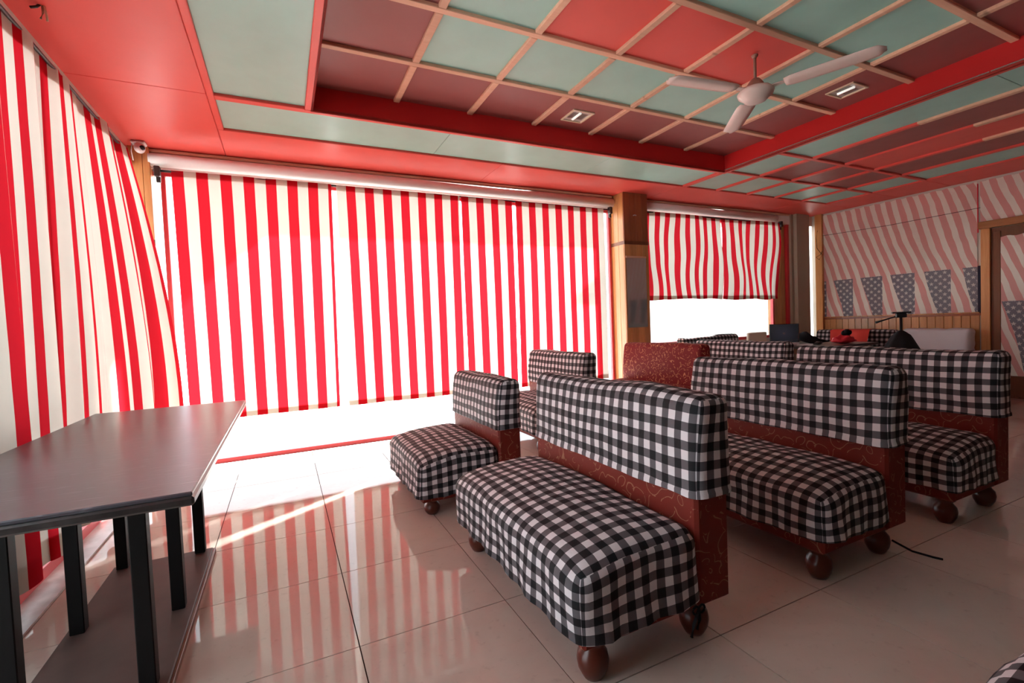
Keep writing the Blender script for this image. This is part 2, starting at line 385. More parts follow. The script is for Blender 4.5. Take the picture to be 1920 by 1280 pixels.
# tray
TX0, TX1, TY0, TY1 = 0.087, 4.436, -2.776, 0.200
gx = [TX0]+[0.7106+0.6236*k for k in range(6)]+[TX1]; gy = [0.2]+[0.2066-0.5964*k for k in range(1, 5)]+[TY0]
for i in range(7):
    for j in range(5):
        d = min(i, 6-i, j, 4-j); m = ('maroon', 'green', 'red')[d]
        panel(gx[i]-0.01, gx[i+1]+0.01, gy[j+1]-0.01, gy[j]+0.01, Z2, m)
BW = 0.024
for k in range(1, 7):
    for j in range(5): batten(gx[k]-BW, gx[k]+BW, gy[j+1]+(BW if j < 4 else 0), gy[j]-(BW if j else 0), Z2, 'batten')
for k in range(1, 5): batten(TX0, TX1, gy[k]-BW, gy[k]+BW, Z2-0.001, 'batten')
sbox('tray_side', (TX0-0.02, TY1, Z1), (TX1+0.02, TY1+0.02, Z2+0.06), 'darkred', ceil)
sbox('tray_side', (TX0-0.02, TY0-0.02, Z1), (TX1+0.02, TY0, Z2+0.06), 'darkred', ceil)
sbox('tray_side', (TX0-0.02, TY0, Z1), (TX0, TY1, Z2+0.06), 'darkred', ceil)
sbox('tray_side', (TX1, TY0, Z1), (TX1+0.02, TY1, Z2+0.06), 'darkred', ceil)
# lower border: red boards
for a, b in ((YS, -2.85), (-2.85, 0.18), (0.18, 1.5)): board(XL-0.05, -0.585, a+0.0007, b-0.0007)
board(-0.583, -0.54, YS, 0.80)
for a, b in ((-0.583, 1.9), (1.9, 4.34), (4.34, 6.8), (6.8, XR+0.05)): board(a+0.0012, b-0.0012, 0.80, 1.5)
for a, b in ((YS, -3.3), (-3.3, -0.44), (-0.44, 0.17), (0.17, 0.80)): board(7.36, XR+0.05, a+0.0015, b-0.0015)
# green strip along the window side and down the left side of the tray
for a, b in ((-0.54, 1.185), (1.185, 2.9), (2.9, 4.40)): panel(a+0.001, b-0.001, 0.25, 0.80, Z1, 'green')
for a, b in ((-2.3, 0.19), (-4.0, -2.302), (YS, -4.002)): panel(-0.54, 0.035, a, b, Z1, 'green')
batten(-0.54, TX1, TY1+0.02-0.02, 0.252, Z1, 'red'); batten(0.030, TX0, YS, TY1, Z1, 'red')
batten(-0.54, 0.03, 0.187, 0.252, Z1-0.0005, 'red')
panel(TX0, XR, YS, -3.3, Z1, 'green'); batten(TX0, XR, -3.34, TY0-0.02, Z1, 'red')
# right-hand grid
vx = [4.436, 5.015, 5.60, 6.18, 6.785, 7.36]
for i in range(5):
    panel(vx[i], vx[i+1], 0.19, 0.80, Z1, 'green')
    panel(vx[i], vx[i+1], -0.44, 0.19, Z1, 'green' if i in (0, 4) else 'maroon')
    c = ('green', 'maroon', 'red', 'maroon', 'green')[i]
    yj = (-2.05, -2.25, -2.1, -2.4, -2.3)[i]
    panel(vx[i], vx[i+1], yj+0.001, -0.44, Z1, c); panel(vx[i], vx[i+1], -3.34, yj-0.001, Z1, c)
batten(4.40, 4.47, 0.252, 0.80, Z1, 'red'); batten(TX1+0.0, 4.49, TY0, 0.252, Z1, 'red')
for k, x in enumerate(vx[1:5]):
    batten(x-0.026, x+0.026, 0.21, 0.80, Z1, 'red'); batten(x-0.026, x+0.026, -0.41, 0.17, Z1, 'red')
    ys = (-1.38, -1.55, -1.41, -1.75)[k]
    batten(x-0.028, x+0.028, ys, -0.45, Z1, 'red'); batten(x-0.03, x+0.03, -3.34, ys, Z1-0.002, 'batten')
batten(4.49, 7.36, 0.17, 0.21, Z1, 'red'); batten(4.49, 7.36, -0.455, -0.41, Z1, 'red')
# ------------------------------------------------------------------ setting: walls
wn = box('wall_north', (XL-0.1, 1.44, 2.655), (XR+0.15, 1.60, 2.86), 'white'); tag(wn, kind='structure')
tr1 = box('trim_1', (XL+0.1, 1.405, 2.787), (3.78, 1.44, 2.815), 'cream', bev=0.005); tag(tr1, kind='structure')
tr2 = box('trim_2', (4.22, 1.405, 2.787), (7.4, 1.44, 2.815), 'cream', bev=0.005); tag(tr2, kind='structure')
box('eave_shade_slab', (5.2, 2.06, 2.86), (10.5, 2.72, 3.0), 'wall', wn); box('eave_shade_slab', (XL-0.9, 1.60, 2.86), (XR+2.5, 2.06, 3.0), 'wall', wn)  # deeper right slab added out of view to keep sun off the short curtains
bm = bmesh.new(); q = [(-2.2, 2.06), (0.78, 2.06), (0.90, 2.46), (1.1, 2.9), (-2.2, 2.9)]  # unseen added slab, slanted to cast a diagonal shadow edge on the leftmost curtain
lo_ = [bm.verts.new((x, y, 2.86)) for x, y in q]; hi_ = [bm.verts.new((x, y, 3.0)) for x, y in q]; bm.faces.new(lo_); bm.faces.new(hi_)
for k in range(5): bm.faces.new((lo_[k], lo_[(k+1)%5], hi_[(k+1)%5], hi_[k]))
from_bm('eave_shade_slab', bm, 'wall', wn)
tube('roller_housing', [(-1.16, 1.43, 2.728), (3.79, 1.43, 2.728)], 0.058, 'white', wn, 24); tube('roller_housing', [(4.21, 1.43, 2.728), (7.08, 1.43, 2.728)], 0.058, 'white', wn, 24)
# pillar between the two window bays, clad in pine boards
pil = box('wall_pillar', (3.815, 1.235, 0), (4.185, 1.60, Z1), 'pine'); tag(pil, kind='structure')
for k in range(4):
    x = 3.80+k*0.1; sbox('pine_board', (x+0.001, 1.22, 2.16), (x+0.099, 1.235, Z1), 'pine_dark', pil)
    sbox('pine_board', (x+0.001, 1.22, 0.0), (x+0.099, 1.235, 2.16), 'pine', pil)
for k in range(3): sbox('pine_board', (3.80, 1.236+k*0.098, 0), (3.815, 1.332+k*0.098, Z1), 'pine', pil)
box('painted_band', (3.796, 1.214, 2.155), (4.202, 1.53, 2.20), 'door', pil)
# corner post at the left
post = box('wall_corner_post', (-1.30, 1.40, 0), (-1.15, 1.56, Z1), 'pine'); tag(post, kind='structure')
for k in range(2): sbox('pine_board', (-1.25+k*0.052, 1.385, 0), (-1.2+k*0.052, 1.40, Z1), 'pine', post)
box('painted_band', (-1.255, 1.380, 1.98), (-1.145, 1.386, 2.03), 'door', post)
# right end of the window wall: boarded panel, round-cornered plaster column, slit
rw = box('wall_north_panel', (7.09, 1.51, 0), (7.40, 1.60, 2.66), 'pine'); tag(rw, kind='structure')
for k in range(3): sbox('pine_board', (7.09+k*0.1+0.001, 1.497, 0), (7.188+k*0.1, 1.51, 2.66), 'pine', rw)
bm = bmesh.new(); add_box(bm, (7.45, 1.36, 0), (7.90, 1.60, Z1)); bmesh.ops.bevel(bm, geom=[e for e in bm.edges if abs(e.verts[0].co.z-e.verts[1].co.z) > 1], offset=0.06, segments=4, affect='EDGES')
pc = from_bm('wall_column', bm, 'grey'); tag(pc, kind='structure')
tr3 = box('trim_3', (7.40, 1.46, 0), (7.45, 1.56, 2.8), 'redframe'); tag(tr3, kind='structure')
we = box('wall_sun_blocker', (8.20, 1.62, -0.14), (8.45, 7.0, 3.0), 'shadewall'); tag(we, kind='structure')  # added wall, not really seen, shades the ground outside the right window
# left wall: header, sill strip, solid part behind the camera
wl = box('wall_left', (XL-0.13, YS, 2.70), (XL, 1.6, 2.86), 'wall'); tag(wl, kind='structure')
box('solid_wall', (XL-0.13, YS, 0), (XL, -2.85, 2.70), 'pine', wl)
box('marble_sill', (XL, -2.85, 0.0), (-1.20, 1.40, 0.012), 'marble', wl)
# south wall
ws = box('wall_south', (XL-0.1, YS-0.12, 0), (XR+0.15, YS, 3.1), 'door'); tag(ws, kind='structure')
# right wall
wr = box('wall_right', (XR, YS, 0), (XR+0.12, 1.45, 2.9), 'wall'); tag(wr, kind='structure')
bw = 0.094; y = 1.25; 
while y > -0.72:
    sbox('pine_board', (XR-0.018, max(y-bw+0.002, -0.72), 0.06), (XR, y-0.002, 1.10), 'pine', wr); y -= bw
box('corner_post', (XR-0.06, 1.25, 0), (XR, 1.36, Z1), 'pine', wr)
box('dado_rail', (XR-0.03, -0.74, 1.055), (XR, 1.25, 1.085), 'pine_dark', wr, 0.004)
bb = box('baseboard_right', (XR-0.022, YS, 0), (XR, 1.25, 0.06), 'door'); tag(bb, kind='structure')
# door with frame
dr = empty('door_1', (XR, -1.35, 0)); tag(dr, kind='structure')
def dbox(n, lo, hi, m, p=dr, bev=0.004):
    o = box(n, tuple(a-b for a, b in zip(lo, (XR, -1.35, 0))), tuple(a-b for a, b in zip(hi, (XR, -1.35, 0))), m, p, bev); return o
dbox('door_jamb', (XR-0.05, -0.835, 0), (XR, -0.745, 2.17), 'pine'); dbox('door_jamb', (XR-0.05, -1.955, 0), (XR, -1.865, 2.17), 'pine')
dbox('lintel', (XR-0.085, -1.98, 2.17), (XR, -0.73, 2.26), 'beam')
dbox('door_leaf', (XR-0.02, -1.862, 0.01), (XR, -0.838, 2.165), 'door')
dbox('door_stile', (XR-0.035, -0.93, 0.01), (XR-0.02, -0.86, 2.12), 'door'); dbox('kick_board', (XR-0.034, -1.85, 0.02), (XR-0.02, -0.935, 0.28), 'door')

# ------------------------------------------------------------------ windows
def window(name, lo_x, hi_x, y, z0, z1, bars, pane_cuts):
    w = empty(name, ((lo_x+hi_x)/2, y, 0)); tag(w, kind='structure'); ox = (lo_x+hi_x)/2
    B = lambda n, a, b, m, bev=0.004: box(n, (a[0]-ox, a[1]-y, a[2]), (b[0]-ox, b[1]-y, b[2]), m, w, bev)
    B('bottom_rail', (lo_x, y-0.025, z0), (hi_x, y+0.025, z0+0.045), 'redframe'); B('top_rail', (lo_x, y-0.025, z1-0.05), (hi_x, y+0.025, z1), 'redframe')
    for x in bars: B('mullion', (x-0.018, y-0.025, z0+0.045), (x+0.018, y+0.025, z1-0.05), 'redframe')
    cs = [lo_x]+pane_cuts+[hi_x]
    for a, b in zip(cs, cs[1:]): B('pane', (a+0.002, y-0.003, z0+0.045), (b-0.002, y+0.003, z1-0.05), 'glass', 0)
    return w
window('window_1', -1.15, 3.80, 1.50, 0.0, 2.655, [-1.08, 3.775], [-1.08, 0.5, 2.1])
wlow = box('wall_north_added_parapet', (4.185, 1.44, 0), (7.09, 1.60, 0.80), 'wall'); tag(wlow, kind='structure')  # low wall hidden behind sofas, added to cut daylight on the right
window('window_2', 4.20, 7.09, 1.50, 0.80, 2.655, [4.225, 7.06], [5.6])
window('window_3', 7.90, XR, 1.52, 0.0, 2.655, [], [])
wleft = empty('window_4', (XL-0.03, -0.9, 0)); tag(wleft, kind='structure')
def lb(n, y0, y1, z0, z1, m, t=0.02): box(n, (-t, y0+0.9, z0), (t, y1+0.9, z1), m, wleft)
lb('bottom_rail', -2.85, 1.40, 0.0, 0.07, 'redframe', 0.03); lb('top_rail', -2.85, 1.40, 2.65, 2.70, 'redframe', 0.03)
ys = [-2.85, -1.45, -0.2, 1.40]
for a, b in zip(ys, ys[1:]): lb('pane', a+0.01, b-0.01, 0.07, 2.65, 'glass', 0.003)
for y in ys: lb('mullion', y-0.02, y+0.02, 0.07, 2.65, 'redframe', 0.025)

# ------------------------------------------------------------------ curtains
def wave(s, sd, z01):
    """fold depth at cloth position s (m); z01 0 at the hem, 1 at the rod"""
    return (math.sin(s*9.0+sd)*0.010+math.sin(s*17.3+sd*2.1+0.8*math.sin(z01*3+sd))*0.006+N3(s*2.1, sd, z01*1.2)*0.03*(1.1-z01))
def curtain_n(label, x0, x1, ztop, zbot, sd, amp=1.0, u0=0.0, bulge=0.0, rag=0.0, swing=0.0, group='striped curtains on the window wall'):
    root = empty('curtain', ((x0+x1)/2, 1.37, zbot)); ox, oy, oz = root.location
    tag(root, label, 'curtain', group)
    wid = x1-x0; nu = max(40, int(wid/0.02))
    def surf(off, ta, tb):
        def fn(a, b):
            z01 = ta+(tb-ta)*b; z = zbot+(ztop-zbot)*z01; s = a*wid
            w = wave(s, sd, z01)*amp*(1.0-0.65*z01**3)
            side = N3(s*1.7+sd, z01*2.2, 3.1)*0.035*amp*(1-z01)*z01*4*bulge
            y = 1.372+w+off+bulge*0.02*math.sin(z01*5+s*4+sd)
            zz = z+(rag*N3(s*3, sd, 1.0)*0.03 if z01 < 0.02 else 0)
            x = x0+s+side+swing*(1-z01)*(0.5-a)
            return (x-ox, y-oy, zz-oz), (s+u0, z01*(ztop-zbot))
        return fn
    sheet('cloth', nu, 40, surf(0, 0, 1), 'curtain', root)
    H = 0.05/(ztop-zbot); sheet('hem', nu, 2, surf(0.006, 0.0, H*1.1), 'curtain', root); sheet('heading', nu, 2, surf(0.008, 1-H*1.15, 1), 'curtain', root)
    return root
curtain_n('red and white striped curtain beside the corner post, leftmost on the long window', -1.00, 0.305, 2.635, 0.43, 1.3, 0.6, 0.0, swing=0.05)
curtain_n('second striped curtain from the corner post, hanging on the long window', 0.350, 1.640, 2.63, 0.43, 4.1, 0.7, 0.091, swing=0.03)
curtain_n('narrow striped curtain, third from the corner post on the long window', 1.66, 2.29, 2.625, 0.43, 2.2, 0.9, 0.005, swing=0.0)
curtain_n('striped curtain on the long window next to the pine pillar', 2.335, 3.60, 2.625, 0.43, 5.7, 1.0, 0.005, swing=-0.02)
curtain_n('short crumpled striped curtain next to the pine pillar', 4.29, 5.755, 2.645, 1.44, 3.3, 1.5, 0.0, 1.0, 1.0)
curtain_n('short crumpled striped curtain beside the far boarded corner', 5.775, 7.10, 2.645, 1.43, 8.4, 1.6, 0.0, 1.1, 1.0)
def rod(label, x0, x1, z, ends):
    r = empty('curtain_rod', ((x0+x1)/2, 1.385, z)); tag(r, label, 'curtain rod', 'iron curtain rods')
    tube('pole', [(x0-r.location.x, 0, 0), (x1-r.location.x, 0, 0)], 0.011, 'iron', r)
    for x in ends:
        bm = bmesh.new(); add_box(bm, (x-0.022-r.location.x, -0.028, -0.055), (x+0.022-r.location.x, 0.03, 0.035), 0.006); add_box(bm, (x-0.012-r.location.x, 0.0, -0.10), (x+0.02-r.location.x, 0.03, -0.05), 0.004)
        from_bm('bracket', bm, 'iron', r)
rod('dark iron curtain rod along the top of the long window', -1.13, 3.74, 2.625, (-1.10, 3.72)); rod('dark iron curtain rod above the two short curtains', 4.22, 7.16, 2.64, (4.24, 7.14))

# left curtain, gathered, blown into the room at its far lower corner
lc = empty('curtain', (-1.26, 0.1, 0.08)); tag(lc, 'long gathered striped curtain on the left wall behind the granite table', 'curtain')
YA, YB = 1.24, -1.45
def left_fn(ta, tb, off):
    def fn(a, b):
        z01 = ta+(tb-ta)*b; zt, zb = 2.735, 0.10+0.10*max(0, 1-a*1.6)
        # gathered track: tight at the far end, looser near
        y = YA+(YB-YA)*a; s = (YA-y)*1.17
        low = 1-z01
        fold = (math.sin(s*11.0+1.6*math.sin(s*2.7+0.5))*0.040+math.sin(s*29+1.3+2*math.sin(s*4))*0.014)*(0.55+0.75*low)
        fold += N3(s*1.6, z01*1.3, 9.0)*0.05*low
        blow = 0.235*max(0, 1-a*1.9)**1.2*math.sin(min(1, low*1.25)*math.pi/2)
        swp = -0.04*low*math.sin(a*3)
        lift = 0.0
        x = -1.285+fold*(1-0.35*min(1, a*2))+blow+off
        yy = y+swp+(0.022*math.sin(s*22+1.6*math.sin(s*2.7))+0.03*N3(s*2.3, low*1.5, 5.0)*low)*(0.5+low)
        if a > 0.80: yy += (a-0.80)*2.9*max(0, low-0.62)**1.0*1.2
        z = zb+(zt-zb)*z01+0.012*math.sin(s*12.5)*(z01 > 0.99)
        return (x+1.26, yy-0.1, z-0.08), (s+0.03, z01*2.6)
    return fn
sheet('cloth', 220, 50, left_fn(0, 1, 0), 'curtain', lc)
sheet('hem', 220, 3, left_fn(0, 0.045, -0.006), 'curtain', lc); sheet('heading', 220, 2, left_fn(0.965, 1, -0.007), 'curtain', lc)
lr = tube('curtain_rod', [(-1.285, -3.0, 2.725), (-1.285, 1.35, 2.725)], 0.010, 'iron'); tag(lr, 'dark rod along the top of the left wall curtain', 'curtain rod')
# striped banner standing outside the left window, seen below the curtain
bn = empty('banner', (-1.55, -1.05, -0.14)); tag(bn, 'banner of green, orange and white bands outside the left window', 'banner')
for k, (z0, z1, c) in enumerate(((0.0, 0.20, (0.7, 0.68, 0.66)), (0.20, 0.30, (0.62, 0.16, 0.06)), (0.30, 0.36, (0.06, 0.22, 0.16)), (0.36, 0.44, (0.30, 0.50, 0.33)), (0.44, 0.9, (0.50, 0.30, 0.28)))):
    MT['band%d' % k] = paint('banner_band_%d' % k, c, 0.7, 0.2); box('band', (-0.01, -0.5, z0), (0.01, 0.5, z1), 'band%d' % k, bn)

# ------------------------------------------------------------------ sofas
FOOT = [(0.042, 0.155), (0.046, 0.145), (0.045, 0.122), (0.032, 0.114), (0.034, 0.104), (0.049, 0.086), (0.054, 0.060), (0.050, 0.034), (0.039, 0.011), (0.032, 0.0)]
def sofa(label, x, y, L=1.2, rz=0.0, sd=0.0, hs=0.435, hb=0.895, D=0.68, foot=0.15, cover='check', frame='broc', group='gingham covered bench sofas', ties=False, hem=None, seat_only=False, name='bench_sofa'):
    """origin: floor, front near corner; seat faces -x, length runs +y"""
    r = empty(name, (x, y, 0), rz); tag(r, label, 'sofa', group)
    covered = cover != frame
    hem = hem if hem is not None else foot+0.035
    # carcass
    box('base_frame', (0.02, 0.015, foot-0.01), (D-0.18, L-0.015, hs-(0.15 if covered else 0.06)), frame, r, 0.01)
    bx = D-0.175; zc = hs+0.10 if covered else hs-0.02
    box('back_frame', (bx+0.006, 0.012, foot-0.012), (D-0.006, L-0.012, zc+0.05), frame, r, 0.012)
    def wr_seat(p, n):
        t = (hs-p.z)/max(0.05, hs-hem); p = p.copy(); p.z -= (0.050*max(0, 1-p.x/0.34)**2+0.025*abs(2*p.y/L-1)**6)*(1-t)*(1 if covered else 0.5); p.z += 0.015*(1-t); w = N3(p.x*5+sd, p.y*4.5, p.z*5)*0.012+N3(p.x*13, p.y*11+sd, p.z*9)*0.004
        if abs(n.z) < 0.5:
            fl = 0.010*t*t
            ripple = 0.007*t*math.sin((p.y*1.0+p.x*1.3)*34+sd*3)
            q = p+n*(w+fl+ripple)
            if t > 0.96: q.z += 0.014*N3(p.x*4+sd, p.y*4, 0.3)
            return q
        sag = -0.012*math.sin(max(0, min(1, p.y/L))*math.pi)*math.sin(max(0, min(1, p.x/(D-0.16)))*math.pi)*-1
        return p+Vector((0, 0, w*0.8+sag))
    softbox('seat_cover' if covered else 'seat_cushion', (0.0, 0.0, hem), (bx+0.01, L, hs), 0.06, cover, r, 0.045, wr_seat)
    zc = hs+0.10 if covered else hs-0.02
    def wr_back(p, n):
        w = N3(p.x*6+sd*2, p.y*3.5, p.z*4+sd)*0.010+N3(p.x*12, p.y*12+sd, p.z*8)*0.003
        if cover == 'whitecloth': w += 0.012*abs(math.sin((p.y*1.3+p.z*0.9)*17+3*N3(p.y*3, p.z*3, 1.0)))
        q = p+n*w; k = (p.z-zc)/(hb-zc)
        if p.x < D-0.08: q.x += 0.035*k*k          # face leans back
        q.z += k*N3(p.y*1.6+sd, 4.0, sd)*0.012
        if abs(n.z) < 0.4 and k < 0.06: q += n*0.004; q.z += 0.008*N3(p.y*5+sd, p.x*4, 0.0)
        return q
    softbox('back_cover' if covered else 'back_cushion', (bx-0.008, -0.006, zc), (D+0.006, L+0.006, hb), 0.045, cover, r, 0.045, wr_back)
    s = foot/0.15; prof = [(a*(0.85+0.15*s), z*s) for a, z in FOOT]
    for fx in (0.10, D-0.12):
        for fy in (0.085, L-0.085): lathe('foot', prof, 'foot', r, 18, (fx, fy, 0))
    if ties:
        bm = bmesh.new()
        for lobe in (0, 1):
            pts = []
            for k in range(9):
                a = k/8*2*math.pi; s1 = 1 if lobe else -1
                pts.append((bx-0.02+s1*0.028*(1-math.cos(a))*0.5, -0.012, hem-0.015+0.014*math.sin(a)*s1))
            add_tube(bm, pts, 0.004, 6)
        add_tube(bm, [(bx-0.02, -0.012, hem-0.015), (bx-0.05, -0.016, hem-0.06), (bx-0.06, -0.014, hem-0.10)], 0.006, 6)
        add_tube(bm, [(bx-0.02, -0.012, hem-0.015), (bx-0.02, -0.014, hem-0.05), (bx-0.035, -0.016, hem-0.08)], 0.006, 6)
        from_bm('tie_bow', bm, 'check', r, True)
    return r
# row 1 (nearest the granite table), row 2, row 3, ... seats face -x
s1 = sofa('large gingham covered bench sofa in the centre foreground, bow tied at its foot', 0.575, -2.42, 1.19, 0, 1.0, ties=True, hem=0.172)
s2 = sofa('low gingham covered bench sofa nearest the long window gap and granite table', 0.50, -0.79, 0.93, 0, 2.3, hs=0.385, hb=0.815, D=0.72, foot=0.105, hem=0.125)
s3 = sofa('gingham bench sofa just behind the low one, close to the long striped curtains', 1.79, 0.06, 1.10, 0, 3.9, hb=0.885)
s5 = sofa('gingham bench sofa second from the front, right behind the centre foreground sofa', 1.80, -2.42, 1.19, 0, 5.2, hb=0.905, hem=0.195)
s6 = sofa('rightmost gingham bench sofa in the front row of three', 2.93, -2.42, 1.19, 0, 6.6, hb=0.915, hem=0.20)
s4 = sofa('uncovered maroon brocade sofa with gold scroll pattern in front of the pillar', 2.90, -0.30, 1.15, 0, 8.1, hs=0.49, hb=0.915, cover='broc2', frame='broc2', group=None)
s7 = sofa('gingham bench sofa directly behind the maroon brocade sofa', 4.00, -0.42, 1.20, 0, 9.7, hb=0.885)
s8 = sofa('gingham bench sofa with its back to the short-curtained window', 5.81, 0.62, 1.09, math.pi/2, 11.0, hb=0.915)
s9 = sofa('gingham bench sofa against the boarded wall under the flag cloth', 7.28, 0.13, 1.13, 0, 12.5, hb=0.885)
s10 = sofa('sofa under a white sheet against the boarded wall, next to the door', 7.30, -0.69, 0.74, 0, 14.0, hb=0.885, cover='whitecloth', frame='broc', group=None)
s11 = sofa('gingham bench sofa barely entering the lower right corner of the picture', 0.93, -4.36, 1.19, 0, 15.0, hb=0.86)

# ------------------------------------------------------------------ granite table at the left
tb = empty('granite_table', (-0.83, -1.13, 0)); tag(tb, 'long granite-topped table with black legs beside the left wall curtain', 'table')
def tbx(n, lo, hi, m, bev=0.003): return box(n, (lo[0]+0.83, lo[1]+1.13, lo[2]), (hi[0]+0.83, hi[1]+1.13, hi[2]), m, tb, bev)
tp = tbx('table_top', (-1.195, -2.10, 0.750), (-0.44, -0.13, 0.762), 'stone', 0.003)
box('edge_lip', (-0.369, -0.974, 0.724), (0.394, 1.004, 0.750), 'stone_edge', tp, 0.006)
for lx in (-0.655, -0.985):
    for ly in (-0.625, -1.20, -1.70): tbx('leg', (lx-0.024, ly-0.024, 0.03), (lx+0.024, ly+0.024, 0.724), 'legblack', 0.003)
tbx('base_board', (-1.03, -1.76, 0.0), (-0.60, -0.60, 0.03), 'base', 0.004); tbx('board_edge', (-0.60, -1.76, 0.0), (-0.588, -0.60, 0.026), 'door', 0.002)

# ------------------------------------------------------------------ ceiling fan
FX, FY = 2.871, -1.36
fan = empty('ceiling_fan', (FX, FY, 2.70)); tag(fan, 'cream three-blade ceiling fan hanging from the red centre panels', 'ceiling fan')
lathe('down_rod', [(0.010, 0.10), (0.010, 0.285+0.01)], 'fanbrown', fan, 12); lathe('ceiling_canopy', [(0.022, 0.293), (0.020, 0.283), (0.012, 0.272)], 'fanbrown', fan, 18)
lathe('motor_cup', [(0.012, 0.135), (0.030, 0.125), (0.052, 0.095), (0.062, 0.062), (0.060, 0.055)], 'fanbrown', fan, 24)
hub = lathe('motor_housing', [(0.070, 0.062), (0.105, 0.052), (0.118, 0.035), (0.112, 0.015), (0.085, -0.005), (0.070, -0.022), (0.045, -0.032), (0.010, -0.034)], 'fan', fan, 32)
for k, a in enumerate((172, 292, 52)):
    bm = bmesh.new(); n = 14; top = []; prof = []
    for i in range(n+1):
        f = i/n; rr = 0.185+f*(0.725-0.185); w = 0.066+0.004*math.sin(f*3)
        if f > 0.9: w *= math.sqrt(max(0.02, 1-((f-0.9)/0.1)**2*0.95))
        if f < 0.08: w *= 0.8+0.2*f/0.08
        prof.append((rr, w))
    def ring(z): return [[bm.verts.new((rr, s*w, z-s*w*0.07-0.012*(1-s*s))) for s in (-1, -0.4, 0.4, 1)] for rr, w in prof]
    A, B = ring(0.045), ring(0.040)
    for i in range(n):
        for j in range(3):
            bm.faces.new((A[i][j], A[i+1][j], A[i+1][j+1], A[i][j+1])); bm.faces.new((B[i][j], B[i][j+1], B[i+1][j+1], B[i+1][j]))
        for j in (0, 3): bm.faces.new((A[i][j], A[i+1][j], B[i+1][j], B[i][j]))
    for i in (0, n):
        for j in range(3): bm.faces.new((A[i][j], A[i][j+1], B[i][j+1], B[i][j]))
    b = from_bm('blade', bm, 'fan', fan, True); b.rotation_euler = (0, 0, math.radians(a))
    bm = bmesh.new(); add_box(bm, (0.10, -0.022, 0.043), (0.235, 0.022, 0.049), 0.002)
    from_bm('blade_iron', bm, 'fan', b)

# ------------------------------------------------------------------ recessed lamps
def lamp(label, x, y):
    r = empty('ceiling_light', (x, y, Z2)); tag(r, label, 'ceiling light', 'recessed square lamps in the tray ceiling')
    h = 0.11; t = 0.018; bm = bmesh.new()
    for lo, hi in (((-h, -h), (h, -h+t)), ((-h, h-t), (h, h)), ((-h, -h+t), (-h+t, h-t)), ((h-t, -h+t), (h, h-t))): add_box(bm, (*lo, PT-0.010), (*hi, PT+0.004), 0.002)
    from_bm('frame', bm, 'lampframe', r)
    bm = bmesh.new(); k = h-t
    vs = [bm.verts.new(p) for p in ((-k, -k, PT-0.002), (k, -k, PT-0.002), (k, k, PT-0.002), (-k, k, PT-0.002), (-k*0.85, -k*0.6, PT+0.0), (k*0.85, -k*0.6, PT+0.0), (k*0.85, k*0.6, PT+0.0), (-k*0.85, k*0.6, PT+0.0))]
    for a in range(4): bm.faces.new((vs[a], vs[(a+1)%4], vs[4+(a+1)%4], vs[4+a]))
    bm.faces.new(vs[4:]); from_bm('reflector', bm, 'chrome', r)
    tube('lamp_tube', [(-0.01, -0.065, PT-0.004), (-0.01, 0.065, PT-0.004)], 0.011, 'tube', r)
lamp('square recessed ceiling light in a maroon panel near the long curtains', 2.252, -0.075); lamp('square recessed ceiling light in a maroon panel beyond the fan', 4.10, -1.285)

# ------------------------------------------------------------------ flag cloth on the right wall
def flag(name, label, y0, y1, z0, z1, x, u0=0.0, vb=0.0, sd=0.0, group='flag print cloths on the right wall', edge=False):
    r = empty(name, (x, (y0+y1)/2, z0)); tag(r, label, 'wall cloth', group)
    wid = y0-y1; nu = int(wid/0.03)+2; nv = int((z1-z0)/0.04)+2
    def fn(a, b):
        s = a*wid; z = z0+(z1-z0)*b
        d = 0.008*N3(s*4+sd, z*2.5, sd)+0.006*N3(s*9+z*6, z*3, sd+4)+0.010*math.sin((s-0.4*z)*13+sd)*abs(N3(s*1.2, z*1.2, sd))
        zt = 0.007*math.sin(s*43+sd) if b > 0.999 else 0
        return (-abs(d)-0.004, y0-s-(y0+y1)/2, z+zt-z0), (s+u0, b*(z1-z0)+vb)
    sheet('cloth', nu, nv, fn, 'flag', r)
    if edge:
        box('navy_selvedge', (-0.006, y1-(y0+y1)/2-0.03, 0.0), (-0.001, y1-(y0+y1)/2-0.001, 0.62), 'navy', r)
        box('red_selvedge', (-0.006, y1-(y0+y1)/2-0.012, 1.05), (-0.001, y1-(y0+y1)/2-0.001, z1-z0-0.02), 'pinkcloth', r)
    return r
flag('flag_cloth', 'large faded stars and stripes cloth above the boards on the right wall', 1.25, -0.70, 1.085, 2.79, XR-0.004, 0.09, 0.0, 0.0, edge=True)
flag('flag_cloth', 'stars and stripes cloth pinned above the door lintel', -0.73, -1.98, 2.262, 2.79, XR-0.004, 0.4, 0.95, 3.0)
flag('flag_cloth', 'stars and stripes cloth hanging on the brown door', -0.935, -1.84, 0.285, 2.04, XR-0.038, 0.235, -0.33, 5.0)
flag('flag_cloth', 'stars and stripes cloth on the right wall beyond the door, reflected in the pillar mirror', -2.02, -5.4, 1.085, 2.79, XR-0.004, 0.0, 0.0, 7.0)
cd = tube('cord', [(XR-0.03, 1.28, 2.46), (XR-0.035, 0.3, 2.435), (XR-0.035, -0.74, 2.45)], 0.003, 'cord'); tag(cd, 'thin dark cord stretched across the large flag cloth', 'cord')
cw = tube('cable', [(XR-0.09, 1.30, 2.55), (XR-0.16, 1.28, 2.42), (XR-0.14, 1.28, 2.25), (XR-0.07, 1.24, 2.14), (XR-0.12, 1.26, 2.06), (XR-0.17, 1.28, 2.10), (XR-0.10, 1.25, 2.14), (XR-0.06, 1.245, 2.2)], 0.004, 'cord', seg=6); tag(cw, 'looped dark cable dangling in the far right corner', 'cable')

